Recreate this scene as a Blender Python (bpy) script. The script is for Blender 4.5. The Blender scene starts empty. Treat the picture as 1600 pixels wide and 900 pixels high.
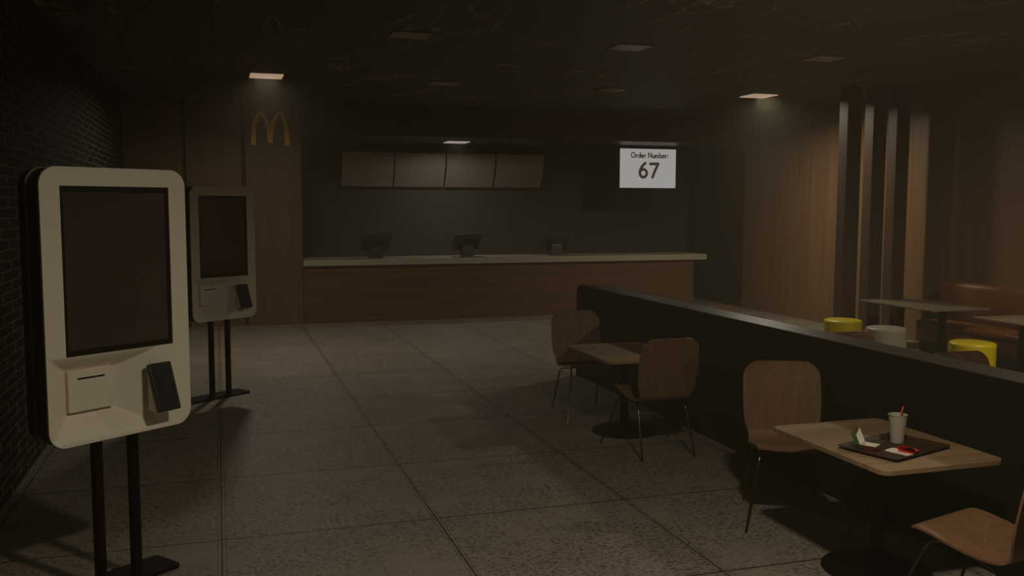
import bpy, bmesh, math, random
from mathutils import Vector, Matrix

scn = bpy.context.scene
col = scn.collection
PI = math.pi

# ------------------------------------------------------------------ camera
F_PX, YAW, PITCH, ROLL, EYE = 1453.2, 0.3054, 0.0890, 0.0020, 1.95
fw = Vector((math.sin(YAW) * math.cos(PITCH), math.cos(YAW) * math.cos(PITCH), -math.sin(PITCH)))
rt = Vector((math.cos(YAW), -math.sin(YAW), 0))
up = rt.cross(fw)
rt, up = rt * math.cos(ROLL) + up * math.sin(ROLL), up * math.cos(ROLL) - rt * math.sin(ROLL)
cam_d = bpy.data.cameras.new('camera')
cam_d.sensor_width = 36
cam_d.lens = F_PX * 36 / 1600
cam_d.clip_start = 0.05
cam_d.clip_end = 100
cam = bpy.data.objects.new('camera', cam_d)
col.objects.link(cam)
cam.matrix_world = Matrix(((rt.x, up.x, -fw.x, 0), (rt.y, up.y, -fw.y, 0), (rt.z, up.z, -fw.z, EYE), (0, 0, 0, 1)))
scn.camera = cam

# ------------------------------------------------------------------ view, world (thin haze in the whole room)
vs = scn.view_settings
vs.view_transform = 'Standard'
vs.look = 'None'
vs.exposure = 0.0
vs.gamma = 1.0
vs.use_curve_mapping = False
scn.cycles.use_denoising = True
scn.cycles.max_bounces = 8
scn.cycles.volume_bounces = 1
scn.cycles.sample_clamp_indirect = 4.0

AMBIENT = (0.020, 0.0150, 0.0085)
HAZE = 0.0042
world = bpy.data.worlds.new('world')
scn.world = world
world.use_nodes = True
wn = world.node_tree
wn.nodes.clear()
w_out = wn.nodes.new('ShaderNodeOutputWorld')
w_bg = wn.nodes.new('ShaderNodeBackground')
w_bg.inputs['Color'].default_value = (*AMBIENT, 1)
w_bg.inputs['Strength'].default_value = 1.0
wn.links.new(w_bg.outputs[0], w_out.inputs['Surface'])
w_vol = wn.nodes.new('ShaderNodeVolumeScatter')
w_vol.inputs['Color'].default_value = (1.0, 0.88, 0.66, 1)
w_vol.inputs['Density'].default_value = HAZE
w_vol.inputs['Anisotropy'].default_value = 0.0
wn.links.new(w_vol.outputs[0], w_out.inputs['Volume'])

WARM = (1.0, 0.91, 0.73)
COOL = (1.0, 0.93, 0.85)
P_NEAR, P_LEFT, P_RIGHT, P_KITCHEN, P_DINING = 57, 31, 52, 8.5, 80


# ------------------------------------------------------------------ helpers
def lin(r, g, b):
    f = lambda v: v / 12.92 if v <= 0.04045 else ((v + 0.055) / 1.055) ** 2.4
    return (f(r / 255), f(g / 255), f(b / 255), 1)


def mat(name, base, rough=0.6, metal=0.0, spec=0.5, emit=None, strength=0.0, coat=0.0):
    m = bpy.data.materials.new(name)
    m.use_nodes = True
    b = m.node_tree.nodes['Principled BSDF']
    b.inputs['Base Color'].default_value = base if len(base) == 4 else (*base, 1)
    b.inputs['Roughness'].default_value = rough
    b.inputs['Metallic'].default_value = metal
    b.inputs['Specular IOR Level'].default_value = spec
    b.inputs['Coat Weight'].default_value = coat
    if emit:
        b.inputs['Emission Color'].default_value = (*emit, 1)
        b.inputs['Emission Strength'].default_value = strength
    return m


def nodes_of(m):
    nt = m.node_tree
    return nt, nt.nodes, nt.links, nt.nodes['Principled BSDF']


def wood(name, c1, c2, axis='Z', scale=1.0, rough=0.5, spec=0.4, strips=False):
    """plain wood veneer: fine streaks drawn out along one axis"""
    m = mat(name, c1, rough, spec=spec)
    nt, N, L, b = nodes_of(m)
    tc = N.new('ShaderNodeTexCoord')
    mp = N.new('ShaderNodeMapping')
    s = [60 * scale, 60 * scale, 60 * scale]
    s['XYZ'.index(axis)] = 1.6 * scale
    mp.inputs['Scale'].default_value = s
    n1 = N.new('ShaderNodeTexNoise')
    n1.inputs['Scale'].default_value = 1.0
    n1.inputs['Detail'].default_value = 4
    n2 = N.new('ShaderNodeTexNoise')
    n2.inputs['Scale'].default_value = 0.22
    n2.inputs['Detail'].default_value = 2
    L.new(tc.outputs['Object'], mp.inputs['Vector'])
    L.new(mp.outputs[0], n1.inputs['Vector'])
    L.new(mp.outputs[0], n2.inputs['Vector'])
    ad = N.new('ShaderNodeMath')
    ad.operation = 'ADD'
    L.new(n1.outputs[0], ad.inputs[0])
    L.new(n2.outputs[0], ad.inputs[1])
    rmp = N.new('ShaderNodeMapRange')
    rmp.inputs['From Min'].default_value = 0.75
    rmp.inputs['From Max'].default_value = 1.25
    L.new(ad.outputs[0], rmp.inputs['Value'])
    mx = N.new('ShaderNodeMix')
    mx.data_type = 'RGBA'
    mx.inputs['A'].default_value = c1
    mx.inputs['B'].default_value = c2
    L.new(rmp.outputs[0], mx.inputs['Factor'])
    out = mx.outputs['Result']
    if strips:
        # butted staves across the top, each a little lighter or darker
        br = N.new('ShaderNodeTexBrick')
        br.inputs['Scale'].default_value = 1.0
        br.inputs['Brick Width'].default_value = 0.9
        br.inputs['Row Height'].default_value = 0.17
        br.inputs['Mortar Size'].default_value = 0.0
        br.inputs['Color1'].default_value = (0.80, 0.80, 0.80, 1)
        br.inputs['Color2'].default_value = (1.1, 1.08, 1.05, 1)
        L.new(tc.outputs['Object'], br.inputs['Vector'])
        m2 = N.new('ShaderNodeMix')
        m2.data_type = 'RGBA'
        m2.blend_type = 'MULTIPLY'
        m2.inputs['Factor'].default_value = 1.0
        L.new(out, m2.inputs['A'])
        L.new(br.outputs['Color'], m2.inputs['B'])
        out = m2.outputs['Result']
    L.new(out, b.inputs['Base Color'])
    bp = N.new('ShaderNodeBump')
    bp.inputs['Strength'].default_value = 0.08
    bp.inputs['Distance'].default_value = 0.002
    L.new(n1.outputs[0], bp.inputs['Height'])
    L.new(bp.outputs[0], b.inputs['Normal'])
    return m


class MB:
    """collects shapes into ONE mesh"""

    def __init__(self):
        self.v, self.f = [], []

    def add(self, vs_, fs):
        o = len(self.v)
        self.v += [tuple(p) for p in vs_]
        self.f += [tuple(i + o for i in q) for q in fs]
        return self

    def box(self, x0, x1, y0, y1, z0, z1):
        p = [(x, y, z) for z in (z0, z1) for y in (y0, y1) for x in (x0, x1)]
        return self.add(p, [(0, 2, 3, 1), (4, 5, 7, 6), (0, 1, 5, 4), (2, 6, 7, 3), (0, 4, 6, 2), (1, 3, 7, 5)])

    def tube(self, pts, r, n=10, cap=True):
        pts = [Vector(p) for p in pts]
        rs = r if isinstance(r, (list, tuple)) else [r] * len(pts)
        vs_, fs = [], []
        prev = None
        for i, p in enumerate(pts):
            a = pts[max(i - 1, 0)]
            b = pts[min(i + 1, len(pts) - 1)]
            t = (b - a).normalized()
            if prev is None:
                ref = Vector((0, 0, 1)) if abs(t.z) < 0.9 else Vector((1, 0, 0))
                s = t.cross(ref).normalized()
            else:
                s = (prev - t * prev.dot(t)).normalized()
            prev = s
            q = t.cross(s)
            for k in range(n):
                an = 2 * PI * k / n
                vs_.append(p + (s * math.cos(an) + q * math.sin(an)) * rs[i])
        for i in range(len(pts) - 1):
            for k in range(n):
                k2 = (k + 1) % n
                fs.append((i * n + k, i * n + k2, (i + 1) * n + k2, (i + 1) * n + k))
        if cap:
            fs.append(tuple(range(n - 1, -1, -1)))
            fs.append(tuple((len(pts) - 1) * n + k for k in range(n)))
        return self.add(vs_, fs)

    def lathe(self, prof, c=(0, 0, 0), n=48):
        vs_, fs = [], []
        for (r, z) in prof:
            for k in range(n):
                a = 2 * PI * k / n
                vs_.append((c[0] + max(r, 1e-4) * math.cos(a), c[1] + max(r, 1e-4) * math.sin(a), c[2] + z))
        for i in range(len(prof) - 1):
            for k in range(n):
                k2 = (k + 1) % n
                fs.append((i * n + k, i * n + k2, (i + 1) * n + k2, (i + 1) * n + k))
        fs.append(tuple(range(n - 1, -1, -1)))
        fs.append(tuple((len(prof) - 1) * n + k for k in range(n)))
        return self.add(vs_, fs)

    def prism(self, outline, lo, hi, plane='XY'):
        """outline of 2D points pulled out between lo and hi along the third axis"""
        n = len(outline)

        def P(a, b, c):
            return {'XY': (a, b, c), 'XZ': (a, c, b), 'YZ': (c, a, b)}[plane]
        vs_ = [P(a, b, lo) for a, b in outline] + [P(a, b, hi) for a, b in outline]
        fs = [tuple(range(n - 1, -1, -1)), tuple(range(n, 2 * n))]
        for i in range(n):
            j = (i + 1) % n
            fs.append((i, j, n + j, n + i))
        return self.add(vs_, fs)

    def grid(self, rows):
        """rows: equal lists of 3D points"""
        n = len(rows[0])
        vs_ = [p for r in rows for p in r]
        fs = []
        for i in range(len(rows) - 1):
            for k in range(n - 1):
                fs.append((i * n + k, i * n + k + 1, (i + 1) * n + k + 1, (i + 1) * n + k))
        return self.add(vs_, fs)

    def build(self, name, m, parent=None, smooth=35, bevel=0.0, loc=None, rotz=0.0, rot=None):
        me = bpy.data.meshes.new(name)
        me.from_pydata(self.v, [], self.f)
        bm = bmesh.new()
        bm.from_mesh(me)
        bmesh.ops.recalc_face_normals(bm, faces=bm.faces)
        bm.to_mesh(me)
        bm.free()
        me.materials.append(m)
        if smooth:
            me.shade_smooth()
            me.set_sharp_from_angle(angle=math.radians(smooth))
        o = bpy.data.objects.new(name, me)
        col.objects.link(o)
        if parent:
            o.parent = parent
        if loc:
            o.location = loc
        if rot:
            o.rotation_euler = rot
        elif rotz:
            o.rotation_euler.z = rotz
        if bevel:
            bv = o.modifiers.new('bevel', 'BEVEL')
            bv.width = bevel
            bv.segments = 3
            bv.limit_method = 'ANGLE'
            bv.angle_limit = math.radians(40)
        return o


def rrect(x0, x1, y0, y1, r, n=8):
    pts = []
    for cx, cy, a0 in ((x1 - r, y1 - r, 0), (x0 + r, y1 - r, 90), (x0 + r, y0 + r, 180), (x1 - r, y0 + r, 270)):
        for k in range(n + 1):
            a = math.radians(a0 + 90 * k / n)
            pts.append((cx + r * math.cos(a), cy + r * math.sin(a)))
    return pts


def tag(o, label, cat, group=None):
    o['label'] = label
    o['category'] = cat
    if group:
        o['group'] = group
    return o


def thing(name, label, cat, loc=(0, 0, 0), rotz=0.0, group=None):
    o = bpy.data.objects.new(name, None)
    o.empty_display_size = 0.1
    col.objects.link(o)
    o.location = loc
    o.rotation_euler.z = rotz
    return tag(o, label, cat, group)


def struct(o, label=None, cat=None):
    o['kind'] = 'structure'
    if label:
        o['label'] = label
    if cat:
        o['category'] = cat
    return o


def copy_tree(o, parent=None):
    c = o.copy()
    col.objects.link(c)
    c.parent = parent
    for ch in list(o.children):
        copy_tree(ch, c)
    return c


def smoothstep(a, b, x):
    t = min(max((x - a) / (b - a), 0), 1)
    return t * t * (3 - 2 * t)


# ------------------------------------------------------------------ surface materials
TILE_X0, TILE_Y0, TILE = -0.026, 5.535, 1.279


def floor_material():
    m = mat('floor_tile', lin(146, 134, 116), 0.55, spec=0.45)
    nt, N, L, b = nodes_of(m)
    tc = N.new('ShaderNodeTexCoord')
    P = tc.outputs['Object']

    def math_(op, a, b_=None, c=None):
        n = N.new('ShaderNodeMath')
        n.operation = op
        for i, v in enumerate((a, b_, c)):
            if v is None:
                continue
            if isinstance(v, (int, float)):
                n.inputs[i].default_value = v
            else:
                L.new(v, n.inputs[i])
        return n.outputs[0]

    def noise(scale, detail=3, rough=0.5, vec=None):
        n = N.new('ShaderNodeTexNoise')
        n.inputs['Scale'].default_value = scale
        n.inputs['Detail'].default_value = detail
        n.inputs['Roughness'].default_value = rough
        L.new(vec or P, n.inputs['Vector'])
        return n.outputs[0]
    sp = N.new('ShaderNodeSeparateXYZ')
    L.new(P, sp.inputs[0])

    def line(coord, off, half):
        t = math_('DIVIDE', math_('SUBTRACT', coord, off), TILE)
        d = math_('ABSOLUTE', math_('SUBTRACT', t, math_('ROUND', t)))
        return math_('LESS_THAN', math_('MULTIPLY', d, TILE), half), math_('FLOOR', t)
    # worm-like pits: thin level lines of a noise, broken up by coarser noises
    mp = N.new('ShaderNodeMapping')
    mp.inputs['Scale'].default_value = (1.0, 1.9, 1.0)
    L.new(P, mp.inputs['Vector'])
    pit_n = noise(21, 2.5, 0.55, mp.outputs[0])
    pit = math_('LESS_THAN', math_('ABSOLUTE', math_('SUBTRACT', pit_n, 0.5)), 0.045)
    broken = math_('GREATER_THAN', noise(34, 2), 0.48)
    patch = N.new('ShaderNodeMapRange')
    patch.inputs['From Min'].default_value = 0.25
    patch.inputs['From Max'].default_value = 0.50
    L.new(noise(1.6, 3), patch.inputs['Value'])
    pits = math_('MULTIPLY', math_('MULTIPLY', pit, broken), patch.outputs[0])
    speck = math_('MULTIPLY', math_('GREATER_THAN', noise(55, 2), 0.60), 0.35)
    # wide joint running away from the counter is a pair of hairlines
    jx1, ix = line(sp.outputs[0], TILE_X0, 0.0055)
    jx2, _ = line(sp.outputs[0], TILE_X0 + 0.022, 0.0025)
    jx3, _ = line(sp.outputs[0], TILE_X0 - 0.022, 0.0025)
    jy, iy = line(sp.outputs[1], TILE_Y0, 0.0075)
    joint = math_('MAXIMUM', math_('MAXIMUM', jx1, jy), math_('MULTIPLY', math_('MAXIMUM', jx2, jx3), 0.6))
    # tone: each tile a little different, clouded
    wn_ = N.new('ShaderNodeTexWhiteNoise')
    cmb = N.new('ShaderNodeCombineXYZ')
    L.new(ix, cmb.inputs[0])
    L.new(iy, cmb.inputs[1])
    L.new(cmb.outputs[0], wn_.inputs['Vector'])
    tone = math_('ADD', 0.86, math_('MULTIPLY', wn_.outputs[0], 0.10))
    tone = math_('ADD', tone, math_('MULTIPLY', math_('SUBTRACT', noise(3.5, 5, 0.6), 0.5), 0.45))
    tone = math_('ADD', tone, math_('MULTIPLY', math_('SUBTRACT', noise(60, 3, 0.7), 0.5), 0.35))
    tone = math_('MULTIPLY', tone, math_('SUBTRACT', 1.0, math_('MULTIPLY', math_('MAXIMUM', pits, math_('MULTIPLY', speck, patch.outputs[0])), 0.62)))
    tone = math_('MULTIPLY', tone, math_('SUBTRACT', 1.0, math_('MULTIPLY', joint, 0.82)))
    mx = N.new('ShaderNodeMix')
    mx.data_type = 'RGBA'
    mx.blend_type = 'MULTIPLY'
    mx.inputs['Factor'].default_value = 1.0
    mx.inputs['A'].default_value = lin(146, 134, 116)
    cc = N.new('ShaderNodeCombineColor')
    for i in range(3):
        L.new(tone, cc.inputs[i])
    L.new(cc.outputs[0], mx.inputs['B'])
    L.new(mx.outputs['Result'], b.inputs['Base Color'])
    h = math_('SUBTRACT', math_('MULTIPLY', noise(45, 3), 0.3), math_('MAXIMUM', pits, joint))
    bp = N.new('ShaderNodeBump')
    bp.inputs['Strength'].default_value = 0.35
    bp.inputs['Distance'].default_value = 0.004
    L.new(h, bp.inputs['Height'])
    L.new(bp.outputs[0], b.inputs['Normal'])
    return m


def ceiling_material():
    m = mat('ceiling_tile', lin(72, 66, 55), 0.6, spec=0.3)
    nt, N, L, b = nodes_of(m)
    tc = N.new('ShaderNodeTexCoord')
    mp = N.new('ShaderNodeMapping')
    mp.inputs['Scale'].default_value = (1.0, 0.28, 1)
    mp.inputs['Rotation'].default_value = (0, 0, math.radians(35))
    L.new(tc.outputs['Object'], mp.inputs['Vector'])
    n = N.new('ShaderNodeTexNoise')
    n.inputs['Scale'].default_value = 1.3
    n.inputs['Detail'].default_value = 5
    n.inputs['Roughness'].default_value = 0.55
    n.inputs['Distortion'].default_value = 0.5
    L.new(mp.outputs[0], n.inputs['Vector'])
    s = N.new('ShaderNodeMath'); s.operation = 'SUBTRACT'; s.inputs[1].default_value = 0.5
    a = N.new('ShaderNodeMath'); a.operation = 'ABSOLUTE'
    r = N.new('ShaderNodeMapRange')
    r.inputs['From Min'].default_value = 0.0
    r.inputs['From Max'].default_value = 0.008
    r.inputs['To Min'].default_value = 1.0
    r.inputs['To Max'].default_value = 0.0
    L.new(n.outputs[0], s.inputs[0]); L.new(s.outputs[0], a.inputs[0]); L.new(a.outputs[0], r.inputs['Value'])
    n2 = N.new('ShaderNodeTexNoise')
    n2.inputs['Scale'].default_value = 0.9
    L.new(tc.outputs['Object'], n2.inputs['Vector'])
    r2 = N.new('ShaderNodeMapRange')
    r2.inputs['From Min'].default_value = 0.40
    r2.inputs['From Max'].default_value = 0.60
    L.new(n2.outputs[0], r2.inputs['Value'])
    ml = N.new('ShaderNodeMath'); ml.operation = 'MULTIPLY'
    L.new(r.outputs[0], ml.inputs[0]); L.new(r2.outputs[0], ml.inputs[1])
    br = N.new('ShaderNodeTexBrick')
    br.offset = 0.0
    br.inputs['Scale'].default_value = 1.0
    br.inputs['Brick Width'].default_value = 2.3
    br.inputs['Row Height'].default_value = 3.35
    br.inputs['Mortar Size'].default_value = 0.006
    br.inputs['Color1'].default_value = lin(72, 66, 55)
    br.inputs['Color2'].default_value = lin(72, 66, 55)
    br.inputs['Mortar'].default_value = lin(40, 36, 30)
    mp2 = N.new('ShaderNodeMapping')
    mp2.inputs['Location'].default_value = (0.0, -1.42, 0)
    L.new(tc.outputs['Object'], mp2.inputs['Vector'])
    L.new(mp2.outputs[0], br.inputs['Vector'])
    mx = N.new('ShaderNodeMix'); mx.data_type = 'RGBA'
    L.new(ml.outputs[0], mx.inputs['Factor'])
    L.new(br.outputs['Color'], mx.inputs['A'])
    mx.inputs['B'].default_value = lin(160, 150, 128)
    L.new(mx.outputs['Result'], b.inputs['Base Color'])
    return m


def brick_material():
    m = mat('dark_brick', lin(32, 27, 20), 0.75, spec=0.15)
    nt, N, L, b = nodes_of(m)
    tc = N.new('ShaderNodeTexCoord')
    sp = N.new('ShaderNodeSeparateXYZ')
    cb = N.new('ShaderNodeCombineXYZ')
    L.new(tc.outputs['Object'], sp.inputs[0])
    L.new(sp.outputs[1], cb.inputs[0])
    L.new(sp.outputs[2], cb.inputs[1])
    mp = N.new('ShaderNodeMapping')
    mp.inputs['Scale'].default_value = (0.28, 1, 1)
    mp.inputs['Location'].default_value = (-7.14 * 0.28, -2.283 + 0.003, 0)
    L.new(cb.outputs[0], mp.inputs['Vector'])
    br = N.new('ShaderNodeTexBrick')
    br.inputs['Scale'].default_value = 1.0
    br.inputs['Brick Width'].default_value = 0.1568
    br.inputs['Row Height'].default_value = 0.0713 * 1.0
    br.inputs['Mortar Size'].default_value = 0.0042
    br.inputs['Mortar Smooth'].default_value = 0.3
    br.inputs['Color1'].default_value = lin(24, 20, 15)
    br.inputs['Color2'].default_value = lin(34, 29, 22)
    br.inputs['Mortar'].default_value = lin(112, 104, 92)
    L.new(mp.outputs[0], br.inputs['Vector'])
    L.new(br.outputs['Color'], b.inputs['Base Color'])
    bp = N.new('ShaderNodeBump')
    bp.invert = True
    bp.inputs['Strength'].default_value = 0.4
    bp.inputs['Distance'].default_value = 0.004
    L.new(br.outputs['Fac'], bp.inputs['Height'])
    L.new(bp.outputs[0], b.inputs['Normal'])
    return m


M = {}
M['floor'] = floor_material()
M['ceiling'] = ceiling_material()
M['brick'] = brick_material()
M['dark_paint'] = mat('dark_grey_paint', lin(84, 79, 70), 0.6, spec=0.3)
M['dark_side'] = mat('dark_olive_paint', lin(58, 51, 39), 0.6, spec=0.3)
M['fascia'] = mat('dark_brown_fascia', lin(70, 56, 42), 0.6, spec=0.3)
M['soffit'] = mat('satin_dark_soffit', lin(58, 54, 46), 0.42, spec=0.3)
M['wood_wall'] = wood('warm_oak_wall', lin(134, 100, 68), lin(116, 84, 55), 'Z', 1.0, 0.5)
M['wood_panel'] = wood('walnut_panel', lin(114, 82, 54), lin(98, 68, 44), 'Z', 1.0, 0.5)
M['wood_post'] = wood('oak_post', lin(84, 60, 42), lin(72, 50, 34), 'Z', 1.0, 0.5)
M['wood_counter'] = wood('orange_walnut_counter', lin(106, 70, 42), lin(88, 56, 33), 'X', 0.9, 0.5)
M['wood_chair'] = wood('bent_walnut_plywood', lin(132, 98, 69), lin(114, 82, 56), 'Z', 2.2, 0.42)
M['wood_table'] = wood('pale_oak_tabletop', lin(150, 122, 89), lin(130, 104, 75), 'X', 1.6, 0.62, strips=True)
M['grey_table'] = wood('greyed_oak_tabletop', lin(136, 120, 96), lin(92, 79, 60), 'X', 0.8, 0.4)
M['stone'] = mat('grey_stone_worktop', lin(168, 158, 138), 0.28, spec=0.5)
M['partition'] = mat('black_brown_laminate', lin(24, 19, 14), 0.6, spec=0.2)
M['cap'] = mat('dark_satin_cap', lin(66, 58, 48), 0.4, spec=0.5)
M['black_metal'] = mat('black_powder_metal', lin(9, 7, 5), 0.6, spec=0.1)
M['chrome'] = mat('dull_chrome', lin(92, 85, 74), 0.2, metal=1.0)
M['kiosk_white'] = mat('kiosk_offwhite_plastic', lin(226, 214, 192), 0.42, spec=0.4)
M['kiosk_dark'] = mat('kiosk_dark_plastic', lin(40, 35, 28), 0.5, spec=0.3)
M['kiosk_trim'] = mat('kiosk_grey_trim', lin(120, 112, 98), 0.4, spec=0.4)
M['bezel'] = mat('black_bezel', lin(22, 20, 16), 0.35, spec=0.4)
M['display'] = mat('dark_glossy_display', lin(70, 60, 50), 0.12, spec=0.5)
M['reader_black'] = mat('reader_black_plastic', lin(20, 18, 15), 0.35, spec=0.5)
M['slot'] = mat('slot_black', lin(6, 5, 4), 0.8, spec=0.1)
M['yellow_stool'] = mat('yellow_vinyl', lin(196, 172, 2), 0.38, spec=0.5)
M['grey_stool'] = mat('light_grey_vinyl', lin(156, 144, 124), 0.45, spec=0.4)
M['leather'] = mat('orange_brown_leather', lin(140, 86, 48), 0.45, spec=0.5)
M['booth_base'] = mat('dark_booth_plinth', lin(52, 48, 40), 0.6, spec=0.3)
M['arch_yellow'] = mat('mustard_yellow_enamel', lin(255, 196, 26), 0.45, spec=0.4)
M['menu'] = mat('grey_satin_menu_panel', lin(166, 160, 148), 0.28, spec=0.5)
M['menu_edge'] = mat('dark_menu_frame_and_shadow', lin(44, 40, 34), 0.5, spec=0.3)
M['register'] = mat('dark_register_plastic', lin(60, 56, 50), 0.38, spec=0.5)
M['register_stand'] = mat('grey_register_stand', lin(66, 64, 58), 0.35, spec=0.5)
M['register_band'] = mat('grey_register_band', lin(104, 102, 94), 0.35, spec=0.5)
M['unlit'] = mat('unlit_lamp_diffuser', lin(150, 138, 118), 0.30, spec=0.6)
M['lit_warm'] = mat('lit_warm_diffuser', lin(60, 56, 50), 0.5, emit=lin(176, 150, 124)[:3], strength=0.80)
M['lit_cool'] = mat('lit_cool_diffuser', lin(60, 56, 50), 0.5, emit=lin(176, 160, 152)[:3], strength=0.75)
M['lamp_frame'] = mat('lamp_frame', lin(70, 64, 54), 0.5)
M['sign_screen'] = mat('bright_white_display', lin(20, 20, 20), 0.5, emit=lin(152, 150, 146)[:3], strength=1.0)
M['ink'] = mat('brown_display_lettering', lin(30, 24, 18), 0.7, spec=0.1, emit=lin(58, 46, 32)[:3], strength=0.8)
M['tray'] = mat('brown_plastic_tray', lin(64, 43, 24), 0.6, spec=0.12)
M['paper'] = mat('white_paper', lin(222, 212, 196), 0.7, spec=0.2)
M['cup'] = mat('white_paper_cup', lin(180, 168, 150), 0.55, spec=0.3)
M['straw'] = mat('pink_red_straw', lin(222, 96, 84), 0.4, spec=0.4)
M['box_green'] = mat('green_card', lin(86, 130, 44), 0.55, spec=0.3)
M['box_brown'] = mat('red_brown_card', lin(130, 62, 30), 0.55, spec=0.3)
M['box_white'] = mat('white_card_lining', lin(214, 204, 186), 0.6, spec=0.2)
M['red'] = mat('red_card', lin(226, 34, 20), 0.4, spec=0.4)

# ------------------------------------------------------------------ room shell
XL, XR, YN, YF, ZC = -1.37, 9.57, -1.6, 15.58, 3.57
YK, ZK = 17.92, 3.085          # kitchen back wall and soffit
struct(MB().box(XL - .2, XR + .2, YN - .2, YK + .2, -0.12, 0).build('floor', M['floor'], smooth=0))
struct(MB().box(XL - .2, XR + .2, YN - .2, YK + .2, ZC, ZC + .12).build('ceiling', M['ceiling'], smooth=0))
struct(MB().box(XL - .2, XL, YN, YF + .02, 0, ZC).build('wall_left', M['brick'], smooth=0))
struct(MB().box(XR, XR + .2, YN, 15.66, 0, ZC).build('wall_right', M['wood_wall'], smooth=0))
struct(MB().box(XR, XR + .2, 15.66, YK + .2, 0, ZC).build('wall_kitchen_side', M['dark_side'], smooth=0))
struct(MB().box(1.30, XR, YK, YK + .2, 0, ZC).build('wall_kitchen_back', M['dark_paint'], smooth=0))
struct(MB().box(XL - .2, XR + .2, YN - .2, YN, 0, ZC).build('wall_near', M['dark_side'], smooth=0))
struct(MB().box(XL, 1.22, YF + .05, YK + .2, 0, ZC).build('wall_back', M['dark_side'], smooth=0))
# fascia over the counter and the lowered kitchen ceiling behind it
struct(MB().box(1.30, XR, 15.30, 15.40, ZK, ZC).build('trim_fascia', M['fascia'], smooth=0))
struct(MB().box(1.30, XR, 15.40, YK, ZK, ZK + .08).build('ceiling_kitchen', M['soffit'], smooth=0))
# three tall wood panels on the back wall, the right one wrapping the corner of the kitchen
for x0, x1, y1 in ((XL, -0.52, YF + .05), (-0.462, 0.372, YF + .05)):
    struct(MB().box(x0, x1, YF - .02, y1, 0, ZC).build('trim_wood_panel', M['wood_panel'], smooth=0, bevel=.003))
struct(MB().box(0.435, 1.30, YF - .10, YK, 0, ZC).build('trim_wood_panel', M['wood_panel'], smooth=0, bevel=.003))

# ------------------------------------------------------------------ low partition between aisle and dining area
pt = thing('low_partition', 'long black-brown chest-high partition with a satin cap beside the aisle tables', 'partition', (4.0, 4.5, 0))
out = [(5.38, 0), (5.38, 0.92)] + [(5.38 - .11 + .11 * math.cos(a), 0.935 + .11 * math.sin(a)) for a in [PI / 16 * k for k in range(1, 9)]] + [(-5.0, 1.045), (-5.0, 0)]
MB().prism(out, -0.11, 0.13, 'YZ').build('partition_body', M['partition'], pt, smooth=25)
cap = [(5.385, 0.90), (5.385, 0.937)] + [(5.385 - .115 + .115 * math.cos(a), 0.937 + .115 * math.sin(a)) for a in [PI / 16 * k for k in range(1, 9)]] + [(-5.0, 1.052), (-5.0, 1.046)] + \
      [(5.38 - .11 + .11 * math.cos(a), 0.935 + .11 * math.sin(a)) for a in [PI / 16 * k for k in range(8, -1, -1)]] + [(5.3801, 0.90)]
MB().prism(cap, -0.108, 0.128, 'YZ').build('partition_cap', M['cap'], pt, smooth=25)

# ------------------------------------------------------------------ service counter
ct = thing('service_counter', 'long wood-fronted service counter with a thick grey stone top', 'counter', (4.9, 15.9, 0))
MB().box(1.305 - 4.9, 8.42 - 4.9, 15.47 - 15.9, 16.15 - 15.9, 0, .947).build('counter_front', M['wood_counter'], ct, smooth=0, bevel=.004)
MB().box(1.305 - 4.9, 8.665 - 4.9, 15.41 - 15.9, 16.25 - 15.9, .947, 1.048).build('worktop', M['stone'], ct, smooth=0, bevel=.006)


# ------------------------------------------------------------------ square ceiling lights
def ceiling_light(x, y, z, label, lit=None, power=0, color=WARM, size=0.40, spread=165, off=0.0, group=None):
    t = thing('ceiling_light', label, 'ceiling light', (x, y, z), 0, group)
    h = size / 2
    fr = MB()
    w = 0.014
    fr.box(-h, h, -h, -h + w, -.012, 0).box(-h, h, h - w, h, -.012, 0)
    fr.box(-h, -h + w, -h + w, h - w, -.012, 0).box(h - w, h, -h + w, h - w, -.012, 0)
    fr.build('frame', M['lamp_frame'] if not lit else lit, t, smooth=0)
    MB().box(-h + w, h - w, -h + w, h - w, -.009, 0).build('diffuser', lit or M['unlit'], t, smooth=0)
    if power:
        ld = bpy.data.lights.new('lamp', 'AREA')
        ld.shape = 'SQUARE'
        ld.size = 0.24
        ld.energy = power
        ld.color = color
        ld.spread = math.radians(spread)
        lo = bpy.data.objects.new('lamp', ld)
        col.objects.link(lo)
        lo.parent = t
        lo.location = (off, 0, -.02)
    return t


ceiling_light(0.625, 12.32, ZC, 'lit square ceiling light above the yellow arches sign', M['lit_warm'], P_LEFT)
ceiling_light(7.68, 12.23, ZC, 'lit square ceiling light near the right wood wall', M['lit_warm'], P_RIGHT, off=.14)
ceiling_light(7.75, 5.56, ZC, 'lit square ceiling light over the dining area, out of view to the right', M['lit_warm'], P_DINING)
ceiling_light(4.16, 16.55, ZK, 'lit square light in the kitchen soffit above the menu boards', M['lit_cool'], P_KITCHEN, COOL)
ceiling_light(1.80, 2.16, ZC, 'lit square ceiling light overhead, out of view in front of the kiosks', M['lit_warm'], P_NEAR)
G = 'unlit square ceiling lights'
ceiling_light(1.80, 8.95, ZC, 'unlit ceiling light, left one of the nearer row', group=G)
ceiling_light(4.08, 8.93, ZC, 'unlit ceiling light, middle and brightest one of the nearer row', group=G)
ceiling_light(6.42, 8.93, ZC, 'unlit ceiling light, right one of the nearer row, before the posts', group=G)
ceiling_light(2.93, 12.32, ZC, 'unlit ceiling light of the far row above the left menu boards', group=G)
ceiling_light(5.32, 12.28, ZC, 'unlit ceiling light of the far row left of the order screen', group=G)

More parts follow.
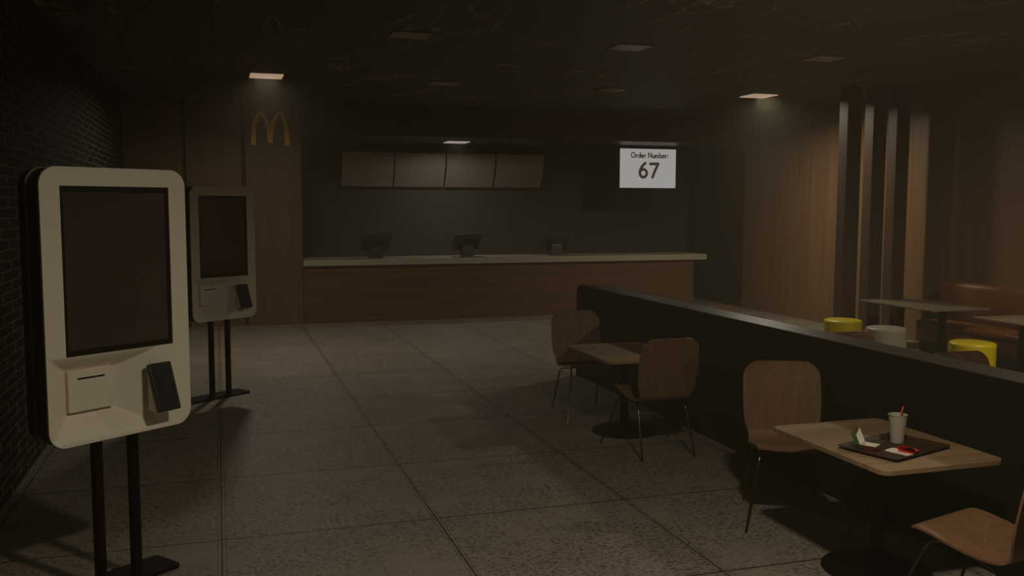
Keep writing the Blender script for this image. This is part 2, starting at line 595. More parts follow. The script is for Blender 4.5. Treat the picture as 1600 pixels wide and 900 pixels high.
# ------------------------------------------------------------------ wooden posts in front of the right wall
for i, (x0, x1) in enumerate(((8.25, 8.48), (8.67, 8.893), (9.065, 9.283))):
    o = MB().box(-(x1 - x0) / 2, (x1 - x0) / 2, -.093, .093, 0, ZC).build('wooden_post', M['wood_post'], smooth=0, bevel=.004)
    o.location = ((x0 + x1) / 2, 10.993, 0)
    tag(o, ('leftmost of the three floor-to-ceiling wooden posts', 'middle one of the three floor-to-ceiling wooden posts',
            'rightmost of the three floor-to-ceiling wooden posts, nearest the wall')[i], 'post', 'wooden posts by the right wall')


# ------------------------------------------------------------------ self-order kiosk
def make_kiosk():
    t = thing('order_kiosk', '', 'kiosk', group='self-order kiosks')
    U0, U1, Z0, Z1, R, OF = -0.427, 0.338, 0.807, 2.123, 0.085, 0.215
    SU0, SU1, SZ0, SZ1 = -0.331, 0.241, 1.234, 2.035

    def ext(z):
        c = 0
        if z < Z0 + R:
            c = Z0 + R - z
        elif z > Z1 - R:
            c = z - (Z1 - R)
        d = R - math.sqrt(max(R * R - c * c, 0))
        return U0 + d, U1 - d

    def disp(u_, z):
        def ramp(a, b_, v):
            t_ = min(max((v - a) / (b_ - a), 0), 1)
            return .45 * t_ + .55 * t_ * t_ * (3 - 2 * t_)
        s = min(ramp(-.420, -.270, u_), 1 - ramp(-.080, .150, u_))
        q = min(ramp(.822, .965, z), 1 - ramp(1.135, 1.234, z))
        return -0.085 * min(s, q)

    def zs(a, b, n, lo=False, hi=False):
        r_ = [a + (b - a) * k / n for k in range(n + 1)]
        if lo:
            r_ = [Z0 + R - R * math.cos(PI / 2 * k / 12) for k in range(12)] + [z for z in r_ if z > Z0 + R]
        if hi:
            r_ = [z for z in r_ if z < Z1 - R] + [Z1 - R + R * math.sin(PI / 2 * k / 12) for k in range(13)]
        return r_
    face = MB()
    rows = []
    for z in zs(Z0, SZ0, 76, lo=True):
        a, b = ext(z)
        rows.append([(a + (b - a) * k / 130, -(OF + disp(a + (b - a) * k / 130, z)), z) for k in range(131)])
    face.grid(rows)
    zz = [SZ0, SZ0 + .3, SZ1]
    face.grid([[(ext(z)[0], -OF, z), (SU0, -OF, z)] for z in zz])
    face.grid([[(SU1, -OF, z), (ext(z)[1], -OF, z)] for z in zz])
    zt = [SZ1] + [z for z in zs(Z1 - R - .02, Z1, 2, hi=True) if z > SZ1]
    # upper strip follows the rounded corners
    zt = [SZ1] + [Z1 - R + R * math.sin(PI / 2 * k / 24) for k in range(25) if Z1 - R + R * math.sin(PI / 2 * k / 24) > SZ1 + .001]
    face.grid([[(ext(z)[0] + (ext(z)[1] - ext(z)[0]) * k / 6, -OF, z) for k in range(7)] for z in zt])
    # rim all round and around the screen opening
    ring = rrect(U0, U1, Z0, Z1, R, 16)
    ring.append(ring[0])
    face.grid([[(a, -OF, b) for a, b in ring], [(a, -OF + .014, b) for a, b in ring]])
    hole = [(SU0, SZ0), (SU1, SZ0), (SU1, SZ1), (SU0, SZ1), (SU0, SZ0)]
    face.grid([[(a, -OF, b) for a, b in hole], [(a, -OF + .014, b) for a, b in hole]])
    face.build('front_panel', M['kiosk_white'], t, smooth=40)
    # housing behind the panel
    MB().prism(rrect(U0 + .004, U1 - .004, Z0 + .004, Z1 - .004, R, 12), -0.126, -0.100, 'XZ').build('front_housing', M['kiosk_dark'], t, smooth=30)
    sh = MB()
    a, b = rrect(U0 + .004, U1 - .004, Z0 + .004, Z1 - .004, R, 12), None
    a.append(a[0])
    sh.grid([[(p, -.2012, q) for p, q in a], [(p, -.126, q) for p, q in a]])
    sh.build('side_wall', M['kiosk_dark'], t, smooth=30)
    MB().prism(rrect(U0 - .001, U1 + .001, Z0 - .001, Z1 + .001, R, 12), -0.100, -0.088, 'XZ').build('trim_band', M['kiosk_trim'], t, smooth=30)
    MB().prism(rrect(U0 + .004, U1 - .004, Z0 + .004, Z1 - .004, R, 12), -0.088, -0.008, 'XZ').build('rear_housing', M['kiosk_dark'], t, smooth=30, bevel=.02)
    # screen: black bezel with the display set in it
    bz = MB()
    x0, x1, z0, z1, e = SU0, SU1, SZ0, SZ1, .018
    e2 = .028
    bz.box(x0, x0 + e, -.209, -.196, z0, z1).box(x1 - e, x1, -.209, -.196, z0, z1)
    bz.box(x0 + e, x1 - e, -.209, -.196, z0, z0 + e2).box(x0 + e, x1 - e, -.209, -.196, z1 - e2, z1)
    bz_o = bz.build('screen_bezel', M['bezel'], t, smooth=0)
    MB().box(x0 + e, x1 - e, -.205, -.194, z0 + e2, z1 - e2).build('display', M['display'], bz_o, smooth=0)
    # receipt printer
    pr = MB().prism(rrect(-.298, -.069, .957, 1.157, .004, 3), -.163, -.130, 'XZ').build('receipt_printer', M['kiosk_white'], t, smooth=30, bevel=.002)
    MB().box(-.252, -.112, -.1642, -.161, 1.112, 1.120).build('receipt_slot', M['slot'], pr, smooth=0)
    # card reader tilted out at its foot, on a light wedge
    ang = math.atan2(.080, .235)
    rd = MB().prism(rrect(-.063, .063, -.248, 0, .008, 4), -.030, 0, 'XZ').build('card_reader', M['reader_black'], t, smooth=30, bevel=.004,
                    loc=(.137, -.222, 1.143), rot=(-ang, 0, 0))
    MB().prism(rrect(-.050, .050, -.228, -.018, .003, 3), -.0315, -.0295, 'XZ').build('reader_screen', M['bezel'], rd, smooth=0)
    MB().box(-.0645, -.0615, -.020, -.011, -.240, -.008).build('reader_trim', M['chrome'], rd, smooth=0)
    wd = MB()
    sec = [(-.212, 1.118), (-.235, 1.10), (-.286, .918), (-.280, .900), (-.212, .912)]
    wd.prism([(y, z) for y, z in sec], .088, .186, 'YZ').build('reader_mount', M['kiosk_white'], t, smooth=0, bevel=.004)
    # stand
    for s_ in (-1, 1):
        MB().tube([(.1 * s_, -.045, .02), (.1 * s_, -.045, .84)], .029, 20).build('pole', M['black_metal'], t, smooth=40)
    pl = [(-.42, -.10), (.30, -.10), (.345, -.075), (.345, .05), (.30, .075), (-.42, .075), (-.465, .05), (-.465, -.075)]
    pl = [(-.40, -.135), (.29, -.135), (.31, -.115), (.31, .07), (.29, .09), (-.40, .09), (-.42, .07), (-.42, -.115)]
    MB().prism(pl, 0, .022, 'XY').build('base_plate', M['black_metal'], t, smooth=0, bevel=.004)
    return t


k1 = make_kiosk()
k1.location = (-0.561, 5.095, 0)
k1.rotation_euler.z = math.radians(37.5)
k1['label'] = 'nearer self-order kiosk, large off-white front with blank dark screen, left foreground'
k2 = copy_tree(k1)
k2.location = (-0.046, 9.828, 0)
k2['label'] = 'farther self-order kiosk, half hidden behind the nearer one, before the wood panels'


# ------------------------------------------------------------------ bent-plywood chair
def make_chair():
    t = thing('dining_chair', '', 'chair', group='bent plywood chairs')
    prof = [(-.215, .487), (-.19, .493), (-.14, .490), (-.07, .478), (.0, .464), (.07, .451), (.13, .443), (.175, .442),
            (.21, .452), (.235, .478), (.247, .515), (.255, .56), (.268, .64), (.283, .72), (.298, .80), (.312, .87), (.325, .940)]
    hw = [.228, .235, .240, .245, .247, .244, .236, .226, .218, .217, .226, .240, .247, .249, .247, .243, .232]
    nseat = 9

    def sample(lst, n):
        # smooth the profile (Catmull-Rom)
        o = []
        m = len(lst)
        for k in range(n + 1):
            s = k / n * (m - 1)
            i = min(int(s), m - 2)
            f = s - i
            p = [lst[max(i - 1, 0)], lst[i], lst[i + 1], lst[min(i + 2, m - 1)]]

            def cr(a, b, c, d):
                return 0.5 * (2 * b + (c - a) * f + (2 * a - 5 * b + 4 * c - d) * f * f + (3 * b - a - 3 * c + d) * f ** 3)
            o.append(tuple(cr(*(q[j] for q in p)) for j in range(len(p[0]))))
        return o
    pts = sample([(a, b, c) for (a, b), c in zip(prof, hw)], 48)

    def shell(seq, name, m, top=False, front=False):
        n = 14
        up_, dn = [], []
        L_ = len(seq)
        # arc length to the free end for rounding the corners
        for i, (y, z, w) in enumerate(seq):
            j0, j1 = max(i - 1, 0), min(i + 1, L_ - 1)
            ty, tz = seq[j1][0] - seq[j0][0], seq[j1][1] - seq[j0][1]
            l = math.hypot(ty, tz) or 1
            ny, nz = -tz / l, ty / l          # upper/front side normal
            if top:
                d = seq[-1][1] - z
                R_ = .095
                if d < R_:
                    w = w - (R_ - math.sqrt(max(R_ * R_ - (R_ - d) ** 2, 0)))
            ru, rd = [], []
            for k in range(n + 1):
                s = -1 + 2 * k / n
                x = s * w
                bow = 0.010 * (s * s)        # hollow across
                fy = 0
                if front and y < -.12:
                    fy = -.020 * (1 - s * s) * (-.12 - y) / .095
                ru.append((x, y + ny * bow + fy, z + nz * bow))
                rd.append((x, y + ny * (bow - .011) + fy, z + nz * (bow - .011)))
            up_.append(ru)
            dn.append(rd)
        b = MB()
        b.grid(up_)
        b.grid(dn)
        # edges
        b.grid([[r[0] for r in up_], [r[0] for r in dn]])
        b.grid([[r[-1] for r in up_], [r[-1] for r in dn]])
        b.grid([up_[0], dn[0]])
        b.grid([up_[-1], dn[-1]])
        o = b.build(name, m, t, smooth=40)
        bm = bmesh.new()
        bm.from_mesh(o.data)
        bmesh.ops.remove_doubles(bm, verts=bm.verts, dist=1e-6)
        bmesh.ops.recalc_face_normals(bm, faces=bm.faces)
        bm.to_mesh(o.data)
        bm.free()
        o.data.set_sharp_from_angle(angle=math.radians(40))
        return o
    cut = 27
    # finer rows near the top so the rounded corners read
    tail = pts[cut:]
    extra = []
    for i in range(len(tail) - 1):
        a, b = tail[i], tail[i + 1]
        extra.append(a)
        if b[1] > .82:
            for q in (.25, .5, .75):
                extra.append(tuple(a[j] + (b[j] - a[j]) * q for j in range(3)))
    extra.append(tail[-1])
    lst = extra[-1]
    pen = extra[-2]
    for q in (.5, .8, .95):
        extra.insert(len(extra) - 1, tuple(pen[j] + (lst[j] - pen[j]) * q for j in range(3)))
    shell(pts[:cut + 1], 'seat', M['wood_chair'], front=True)
    shell(extra, 'backrest', M['wood_chair'], top=True)
    r = .0075
    for s in (-1, 1):
        fr = [(.308 * s, -.31, 0), (.216 * s, -.165, .392), (.209 * s, -.148, .428), (.203 * s, -.125, .450), (.199 * s, -.090, .4595)]
        re = [(.225 * s, .31, 0), (.203 * s, .185, .362), (.201 * s, .168, .395), (.200 * s, .140, .416), (.199 * s, .10, .425)]
        MB().tube(fr, r, 10).build('leg', M['chrome'], t, smooth=50)
        MB().tube(re, r, 10).build('leg', M['chrome'], t, smooth=50)
    fb = MB()
    for s in (-1, 1):
        fb.tube([(.199 * s, -.090, .4595), (.199 * s, .10, .425)], r, 10)
    fb.tube([(-.199, -.075, .4568), (.199, -.075, .4568)], r * .8, 8)
    fb.tube([(-.199, .085, .4265), (.199, .085, .4265)], r * .8, 8)
    fb.build('seat_frame', M['chrome'], t, smooth=50)
    return t


chair = make_chair()
spots = [
    (3.252, 7.990, 0, 'plywood chair at the far side of the farther aisle table, facing the camera'),
    (3.267, 6.642, 180, 'plywood chair at the near side of the farther aisle table, its back to the camera'),
    (3.366, 4.907, -22.3, 'plywood chair behind the tray table, angled towards the aisle'),
    (3.262, 3.245, 195.7, 'plywood chair cut off at the bottom right corner before the tray table'),
    (4.800, 8.060, 0, 'plywood chair beyond the partition whose light top edge shows nearest the counter'),
    (4.840, 6.600, 180, 'plywood chair beyond the partition before the far yellow stool, only its top edge showing'),
    (4.880, 4.865, -3, 'plywood chair beyond the partition overlapping the nearest yellow stool'),
]
for i, (x, y, a, lab) in enumerate(spots):
    c = chair if i == 0 else copy_tree(chair)
    c.location = (x, y, 0)
    c.rotation_euler.z = math.radians(a)
    c['label'] = lab


# ------------------------------------------------------------------ small aisle tables
def make_table():
    t = thing('dining_table', '', 'table', group='pedestal tables along the aisle')
    MB().prism(rrect(-.364, .364, -.476, .476, .055, 8), .675, .700, 'XY').build('tabletop', M['wood_table'], t, smooth=30, bevel=.002)
    MB().tube([(0, 0, .012), (0, 0, .664)], .036, 28).build('pedestal', M['black_metal'], t, smooth=40)
    MB().lathe([(.282, 0), (.282, .006), (.272, .012), (.05, .016), (.036, .022)], n=64).build('base', M['black_metal'], t, smooth=30)
    MB().box(-.14, .14, -.14, .14, .664, .675).build('mounting_plate', M['black_metal'], t, smooth=0)
    return t


tb = make_table()
tb.location = (3.330, 4.040, 0)
tb['label'] = 'pale wood pedestal table carrying the brown food tray'
tb2 = copy_tree(tb)
tb2.location = (3.312, 7.265, 0)
tb2['label'] = 'empty pale wood pedestal table between two facing chairs in the aisle'


# ------------------------------------------------------------------ larger tables by the banquette
def make_big_table():
    t = thing('booth_table', '', 'table', group='two-post tables at the banquette')
    MB().prism(rrect(-.435, .435, -.68, .68, .01, 3), .683, .700, 'XY').build('tabletop', M['grey_table'], t, smooth=30, bevel=.002)
    for s in (-1, 1):
        p = MB().box(-.035, .035, .37 * s - .035, .37 * s + .035, .012, .683).build('table_post', M['black_metal'], t, smooth=0, bevel=.004)
        MB().box(-.20, .20, .37 * s - .20, .37 * s + .20, 0, .012).build('foot_plate', M['black_metal'], p, smooth=0, bevel=.003)
    return t


bt = make_big_table()
bt.location = (8.555, 9.715, 0)
bt['label'] = 'greyed oak table before the wooden posts, at the far end of the banquette'
bt2 = copy_tree(bt)
bt2.location = (8.545, 7.735, 0)
bt2['label'] = 'greyed oak table cut by the right edge of the picture, along the banquette'


# ------------------------------------------------------------------ drum stools
def make_stool(m):
    t = thing('drum_stool', '', 'stool', group='round drum stools')
    R = .243
    MB().lathe([(R - .012, .012), (R, .03), (R, .405)], n=64).build('stool_body', m, t, smooth=30)
    MB().lathe([(R, .4055), (R, .425), (R - .006, .436), (R - .018, .445), (R - .035, .449), (.02, .452)], n=64).build('cushion', m, t, smooth=50)
    MB().lathe([(R - .03, 0), (R - .03, .013)], n=48).build('plinth', M['black_metal'], t, smooth=30)
    return t


for x, y, m, lab in ((7.870, 10.36, 'yellow_stool', 'yellow drum stool farther from the camera, before the wooden posts'),
                     (7.875, 9.53, 'grey_stool', 'light grey drum stool between the two yellow ones'),
                     (7.950, 8.22, 'yellow_stool', 'yellow drum stool nearer the camera, beside the banquette')):
    s = make_stool(M[m])
    s.location = (x, y, 0)
    s['label'] = lab

# ------------------------------------------------------------------ banquette along the right wall
bq = thing('banquette', 'orange-brown leather banquette bench running along the right wall', 'bench', (9.26, 7.2, 0))
Y0, Y1 = -3.2, 3.05
MB().box(-.31 + .05, .30, Y0, Y1 - .02, 0, .15).build('plinth', M['booth_base'], bq, smooth=0)
MB().box(-.31, .14, Y0, Y1, .15, .335).build('seat_base', M['leather'], bq, smooth=0, bevel=.012)
MB().box(-.33, .16, Y0, Y1, .337, .425).build('seat_cushion', M['leather'], bq, smooth=30, bevel=.030)
bk = [(.12, .40), (.085, .50), (.055, .80), (.06, .90), (.09, .93), (.14, .935), (.22, .93), (.29, .92), (.30, .15), (.155, .15), (.155, .40)]
bk = [(.165, .15), (.165, .43), (.115, .50), (.070, .84), (.075, .895), (.105, .928), (.15, .936), (.24, .93), (.30, .92), (.30, .15)]
MB().prism([(a, b) for a, b in bk], Y0, Y1 + .02, 'XZ').build('backrest', M['leather'], bq, smooth=40, bevel=.010)


# ------------------------------------------------------------------ double-arch sign
def smooth_path(p, n):
    o = []
    m = len(p)
    for k in range(n + 1):
        s = k / n * (m - 1)
        i = min(int(s), m - 2)
        f = s - i
        q = [p[max(i - 1, 0)], p[i], p[i + 1], p[min(i + 2, m - 1)]]
        o.append(tuple(0.5 * (2 * q[1][j] + (q[2][j] - q[0][j]) * f + (2 * q[0][j] - 5 * q[1][j] + 4 * q[2][j] - q[3][j]) * f * f
                              + (3 * q[1][j] - q[0][j] - 3 * q[2][j] + q[3][j]) * f ** 3) for j in range(2)))
    return o


outer = smooth_path([(133, 750), (136, 650), (145, 530), (163, 420), (190, 310), (222, 230), (262, 172), (308, 155), (352, 172), (395, 220), (435, 290), (475, 372)], 60)
inner = smooth_path([(220, 750), (221, 650), (226, 550), (234, 440), (247, 350), (264, 265), (285, 218), (308, 205), (332, 222), (355, 265), (378, 330), (398, 410)], 60)
outer += [(475, 372 + (712 - 372) * k / 20) for k in range(1, 21)]
inner += smooth_path([(398, 410), (413, 500), (424, 600), (433, 712)], 20)[1:]
ms = MB()
kx = .602 / 684
for sgn in (1, -1):
    fx = lambda a: sgn * (a - 475) * kx
    fz = lambda b: (750 - b) * .527 / 595
    fr_, bk_ = [], []
    for y, dst in ((-.036, fr_), (.014, bk_)):
        dst.append([(fx(a), y, fz(b)) for a, b in outer])
        dst.append([(fx(a), y, fz(b)) for a, b in inner])
    ms.grid(fr_)
    ms.grid(bk_)
    ms.grid([fr_[0], bk_[0]])
    ms.grid([fr_[1], bk_[1]])
    ms.grid([[fr_[0][0], fr_[1][0]], [bk_[0][0], bk_[1][0]]])
    ms.grid([[fr_[0][-1], fr_[1][-1]], [bk_[0][-1], bk_[1][-1]]])
sg = ms.build('arches_sign', M['arch_yellow'], smooth=40)
sg.location = (.823, 15.466, 2.893)
tag(sg, 'mustard yellow double-arch letter M mounted high on the wood panel', 'sign')

# ------------------------------------------------------------------ curved menu boards on the kitchen wall
MBX = [(2.235, 3.215), (3.24, 4.215), (4.245, 5.215), (5.245, 6.225)]
names = ['leftmost of the four curved grey menu boards', 'second from the left of the four curved grey menu boards',
         'third from the left of the four menu boards, the brightest under the light', 'rightmost of the four curved grey menu boards']
for (x0, x1), lab in zip(MBX, names):
    t = thing('menu_board', lab, 'menu board', ((x0 + x1) / 2, YK, 2.30), 0, 'menu boards behind the counter')
    w = (x1 - x0) / 2
    prof = []
    for k in range(17):
        s = k / 16
        z = .64 * s
        y = -.05 - .25 * math.sin(s * PI * .5) ** 1.0 + .02 * s
        prof.append((y, z))
    g1 = [[(-w + 2 * w * j / 6, y, z) for j in range(7)] for y, z in prof]
    b = MB()
    b.grid(g1)
    b.grid([[(x, y + .012, z) for x, y, z in r_] for r_ in g1])
    for j in (0, 6):
        b.grid([[r_[j] for r_ in g1], [(r_[j][0], r_[j][1] + .012, r_[j][2]) for r_ in g1]])
    b.grid([g1[0], [(x, y + .012, z) for x, y, z in g1[0]]])
    b.grid([g1[-1], [(x, y + .012, z) for x, y, z in g1[-1]]])
    b.build('menu_panel', M['menu'], t, smooth=40)
    # side cheeks that close the curve against the wall
    ch = MB()
    for sx in (-w + .004, w - .012):
        ch.prism([(y + .012, z) for y, z in prof] + [(-.002, .64), (-.002, 0)], sx, sx + .008, 'YZ')
    ch.box(-w + .004, w - .004, -.05, -.002, -.030, -.002)  # dark bar under the board stands in for its shadow on the wall
    ch.build('menu_frame_and_shadow', M['menu_edge'], t, smooth=20)

# ------------------------------------------------------------------ order number screen under the soffit
SX0, SX1, SZ0_, SZ1_, SY = 7.318, 8.494, 2.283, 3.026, 16.40
os_ = thing('order_screen', 'bright white order number screen hanging over the counter, reading 67', 'screen', ((SX0 + SX1) / 2, SY, SZ0_))
w, h = (SX1 - SX0) / 2, SZ1_ - SZ0_
MB().box(-w, w, -.002, .04, 0, h).build('screen_housing', M['bezel'], os_, smooth=0)
MB().box(-w, w, -.008, -.002, 0, h).build('display', M['sign_screen'], os_, smooth=0)
for sx in (-.3, .3):
    MB().box(sx - .03, sx + .03, .012, .030, h - .1, ZK - SZ0_).build('ceiling_bracket', M['black_metal'], os_, smooth=0)


def arc(cx, cy, rx, ry, a0, a1, n=14):
    return [(cx + rx * math.cos(math.radians(a0 + (a1 - a0) * k / n)), cy + ry * math.sin(math.radians(a0 + (a1 - a0) * k / n))) for k in range(n + 1)]


# handwritten-style letters: name -> (advance, strokes); x-height 0.5, cap height 0.92
GL = {
    'O': (.92, [arc(.42, .46, .36, .44, 100, 460, 26)]),
    'r': (.46, [[(.10, .50), (.11, 0)], [(.10, .30)] + arc(.28, .30, .16, .18, 170, 60, 8)]),
    'd': (.60, [[(.47, .92), (.48, .02)], arc(.27, .25, .20, .24, 20, 340, 20)]),
    'e': (.57, [[(.07, .27), (.45, .29)] + arc(.26, .28, .20, .22, 5, 180, 12) + arc(.27, .25, .21, .25, 180, 315, 10)]),
    ' ': (.36, []),
    'N': (.82, [[(.08, .02), (.10, .90)], [(.10, .90), (.66, .04)], [(.66, .04), (.68, .92)]]),
    'u': (.56, [[(.07, .50), (.07, .22)] + arc(.25, .20, .18, .19, 185, 350, 10) + [(.43, .50)], [(.43, .50), (.46, .0)]]),
    'm': (.80, [[(.07, .50), (.08, .0)], [(.08, .28)] + arc(.22, .34, .13, .15, 160, 0, 8) + [(.35, .0)], [(.35, .28)] + arc(.50, .34, .14, .15, 160, 0, 8) + [(.65, .0)]]),
    'b': (.58, [[(.09, .92), (.10, .02)], arc(.30, .25, .20, .24, 160, -160, 20)]),
    ':': (.30, [arc(.13, .12, .012, .012, 0, 360, 6), arc(.13, .46, .012, .012, 0, 360, 6)]),
    '6': (.70, [[(.46, .90), (.34, .80), (.20, .63), (.12, .45), (.10, .28)] + arc(.34, .27, .235, .245, 180, 500, 26)]),
    '7': (.70, [[(.08, .86), (.62, .87), (.52, .66), (.38, .38), (.24, .02)]]),
}


def write(text, x, z, hgt, r, name, parent):
    b = MB()
    for ch in text:
        adv, strokes = GL[ch]
        for st in strokes:
            pts = [(x + px * hgt, -.008, z + pz * hgt) for px, pz in st]
            # flat round-ended pen stroke
            n = len(pts)
            for i in range(n - 1):
                (xa, _, za), (xb, _, zb) = pts[i], pts[i + 1]
                L_ = math.hypot(xb - xa, zb - za)
                if L_ < 1e-6:
                    continue
                nx, nz = -(zb - za) / L_ * r, (xb - xa) / L_ * r
                b.prism([(xa + nx, za + nz), (xb + nx, zb + nz), (xb - nx, zb - nz), (xa - nx, za - nz)], -.0100, -.0078, 'XZ')
            for (px, _, pz) in pts:
                b.prism([(px + r * math.cos(2 * PI * k / 10), pz + r * math.sin(2 * PI * k / 10)) for k in range(10)], -.01005, -.0078, 'XZ')
        x += adv * hgt
    return b.build(name, M['ink'], parent, smooth=0)


disp_ = [c for c in os_.children if c.name.startswith('display')][0]
def adv(t_, h_): return sum(GL[c][0] for c in t_) * h_
hh = .118
tw = adv('Order Number:', hh)
sc_ = .795 / tw
hh *= sc_
write('Order', -w + .225, .575, hh, .0098, 'heading_lettering', disp_)
write('Number:', -w + .225 + adv('Order ', hh), .575, hh, .0098, 'heading_lettering', disp_)
write('6', -w + .385, .197, .305, .027, 'number_lettering', disp_)
write('7', -w + .385 + .225, .197, .305, .027, 'number_lettering', disp_)


# ------------------------------------------------------------------ registers on the counter
def make_register():
    t = thing('cash_register', '', 'register', group='cash registers on the counter')
    a = math.radians(40)
    # monitor: the customer sees the bevelled back; its top leans out over the counter front
    wi, hi = .262, .185
    b = MB()
    fr = [(-wi, 0), (wi, 0), (wi, 2 * hi), (-wi, 2 * hi)]
    bkk = [(-wi + .05, .045), (wi - .05, .045), (wi - .05, 2 * hi - .075), (-wi + .05, 2 * hi - .075)]
    v = [(x, .030, z) for x, z in fr] + [(x, .012, z) for x, z in fr] + [(x, -.030, z) for x, z in bkk]
    f = [(0, 1, 2, 3), (8, 9, 10, 11)] + [(i, (i + 1) % 4, 4 + (i + 1) % 4, 4 + i) for i in range(4)] + \
        [(4 + i, 4 + (i + 1) % 4, 8 + (i + 1) % 4, 8 + i) for i in range(4)]
    b.add(v, f)
    mo = b.build('monitor', M['register'], t, smooth=0, bevel=.004, loc=(0, .10, .10), rot=(a, 0, 0))
    MB().box(-wi + .012, wi - .012, .030, .033, .012, 2 * hi - .012).build('monitor_screen', M['display'], mo, smooth=0)
    st = MB()
    st.prism([(-.07, 0), (.10, 0), (.10, .10), (.06, .22), (-.015, .235), (-.055, .20)], -.105, .105, 'YZ')
    s = st.build('stand', M['register_stand'], t, smooth=0, bevel=.010)
    MB().box(-.095, .095, -.0695, -.060, .118, .130).build('stand_band', M['register_band'], s, smooth=0)
    return t


rg = make_register()
for i, (x, lab) in enumerate(((2.545, 'dark cash register at the left end of the counter'),
                              (4.150, 'grey cash register in the middle of the counter, the best lit of three'),
                              (5.80, 'dark cash register on the right half of the counter, barely visible'))):
    r_ = rg if i == 0 else copy_tree(rg)
    r_.location = (x, 15.78, 1.048)
    r_['label'] = lab

# ------------------------------------------------------------------ tray with the meal
TX, TY, TZ, TA = 3.305, 3.905, .700, math.radians(17.5)
tr = thing('food_tray', 'brown plastic food tray on the pale wood table', 'tray', (TX, TY, TZ), TA)
tw_, td_ = .243, .172
b = MB()
r0 = rrect(-tw_ + .022, tw_ - .022, -td_ + .022, td_ - .022, .018, 6)
r1 = rrect(-tw_, tw_, -td_, td_, .026, 6)
lay = [[(x, y, .004) for x, y in r0], [(x, y, .018) for x, y in r1], [(x * 1.012, y * 1.012, .018) for x, y in r1],
       [(x * 1.012, y * 1.012, .015) for x, y in r1], [(x, y, .001) for x, y in r0]]
for l in lay:
    l.append(l[0])
b.grid(lay)
MB_in = MB().prism(r0, 0, .004, 'XY')
b.add(MB_in.v, MB_in.f)
b.build('tray_body', M['tray'], tr, smooth=30)


def on_tray(lx, ly, z=0.0045):
    c, s = math.cos(TA), math.sin(TA)
    return (TX + c * lx - s * ly, TY + s * lx + c * ly, TZ + z)


cup = MB()
R0, R1, H = .0335, .0468, .146
cup.lathe([(R0 - .004, .004), (R0 - .002, 0), (R0, .001), (R1, H), (R1 + .002, H + .001), (R1 + .002, H + .004), (R1 - .0015, H + .004),
           (R1 - .0025, H), (R0, .012), (.002, .010)], n=56)
cp = cup.build('drink_cup', M['cup'], smooth=40)
cp.location = (3.395, 3.992, TZ + .0045)
tag(cp, 'white paper cup without a lid standing on the tray', 'cup')
sw = MB().tube([(-.016, .004, .014), (.014, -.006, .150), (.024, -.009, .192)], .0042, 12).build('straw', M['straw'], smooth=50)
sw.location = (3.395, 3.992, TZ + .0045)
tag(sw, 'pink-red straw leaning in the white cup', 'straw')


# open clamshell burger box
def pyramid(b, w0, d0, w1, d1, hgt, y_off=0, t_=.0):
    """open tray: small floor at z=0, wide rim at z=hgt, hinge side at y=0"""
    m = (d1 - d0) / 2
    lo = [(-w0 / 2, m, 0), (w0 / 2, m, 0), (w0 / 2, m + d0, 0), (-w0 / 2, m + d0, 0)]
    hi = [(-w1 / 2, 0, hgt), (w1 / 2, 0, hgt), (w1 / 2, d1, hgt), (-w1 / 2, d1, hgt)]
    b.add(lo + hi, [(0, 1, 2, 3), (0, 1, 5, 4), (1, 2, 6, 5), (2, 3, 7, 6), (3, 0, 4, 7)])


bx = thing('burger_box', 'open clamshell burger box, green lid and red-brown base, on the tray', 'box', (3.137, 3.940, TZ + .005), math.radians(32 + 180))
bw, bd, bh = .078, .078, .027


def card(name, m, inner, parent, rotx=0, z=0):
    s = .9965 if inner else 1.0
    b_ = MB()
    pyramid(b_, .058 * s, .058 * s, bw * s, bd * s, bh)
    if inner:
        b_.v = [(x, y * s + .0008, zz + (.0009 if zz < .01 else 0.0002)) for x, y, zz in b_.v]
    me = b_.build(name, m, parent, smooth=0)
    return me


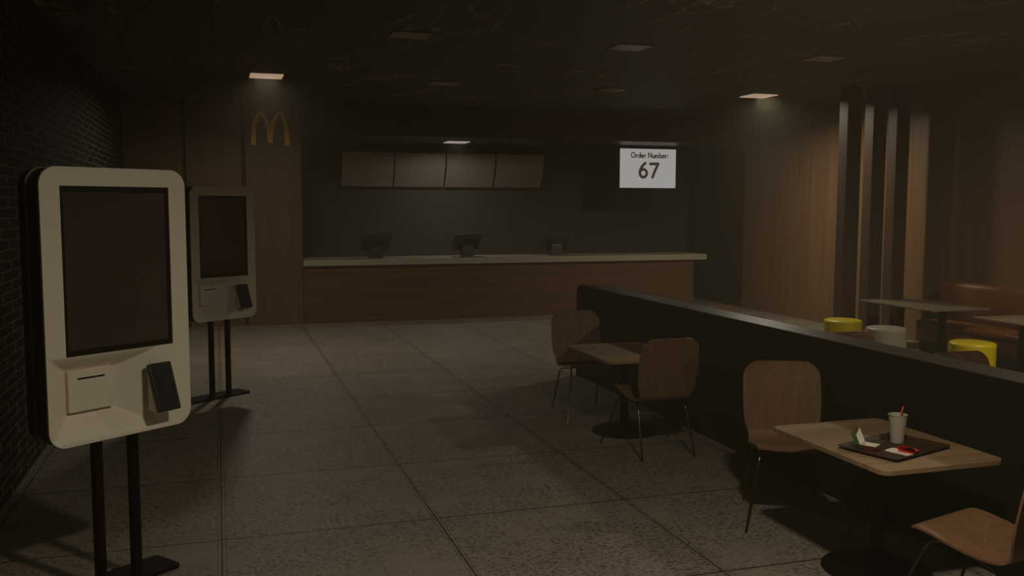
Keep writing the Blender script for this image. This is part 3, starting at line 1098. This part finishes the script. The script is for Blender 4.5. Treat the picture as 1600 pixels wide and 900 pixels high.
base = card('box_base', M['box_brown'], False, bx)
card('base_lining', M['box_white'], True, base)
lid = card('box_lid', M['box_green'], False, bx)
lid.location = (0, 0, bh)
lid.rotation_euler = (math.radians(-66), 0, 0)
for v in lid.data.vertices:            # lid hangs on the hinge line: rim plane through the hinge
    v.co.z -= bh
    v.co.y *= -1
ll = card('lid_lining', M['box_white'], True, lid)
for v in ll.data.vertices:
    v.co.z -= bh
    v.co.y *= -1

# flat white carton back and the crumpled red fries carton
pp = MB()
poly = [(3.215, 3.868), (3.245, 3.885), (3.283, 3.899), (3.315, 3.885), (3.330, 3.80), (3.318, 3.768), (3.252, 3.748)]
cxp, cyp = 3.28, 3.82
ctr = [(x - cxp, y - cyp, 0.0) for x, y in poly]
pp.add(ctr + [(x, y, .0012) for x, y, z in ctr], [tuple(range(6, -1, -1)), tuple(range(7, 14))] + [(i, (i + 1) % 7, 7 + (i + 1) % 7, 7 + i) for i in range(7)])
po = pp.build('paper_sheet', M['paper'], smooth=0)
po.location = (cxp, cyp, TZ + .0048)
tag(po, 'flat white piece of paper under the red carton on the tray', 'paper')

fc = MB()
rows_o, rows_i = [], []
LN = .078
for i in range(9):
    s = i / 8
    wv = .050 * (1 - .42 * s)
    hv = .0145 * (1 - s) ** 0.8 + .0022
    ro, ri = [], []
    for k in range(29):
        a = 2 * PI * k / 28
        scoop = -.010 * (1 - s) * (math.cos(a) ** 2)
        ro.append((LN * s + scoop, wv * math.cos(a), hv + hv * math.sin(a)))
        ri.append((LN * s + scoop, (wv - .0015) * math.cos(a), hv + (hv - .0012) * math.sin(a)))
    rows_o.append(ro)
    rows_i.append(ri)
fc.grid(rows_o)
fc.grid(rows_i)
fc.grid([rows_o[0], rows_i[0]])
fc.add(rows_o[-1][:-1], [tuple(range(28))])
fo = fc.build('fries_carton', M['red'], smooth=50)
fo.location = (3.292, 3.792, TZ + .0065)
fo.rotation_euler.z = math.radians(25)
tag(fo, 'empty squashed red fries carton lying on the tray', 'carton')
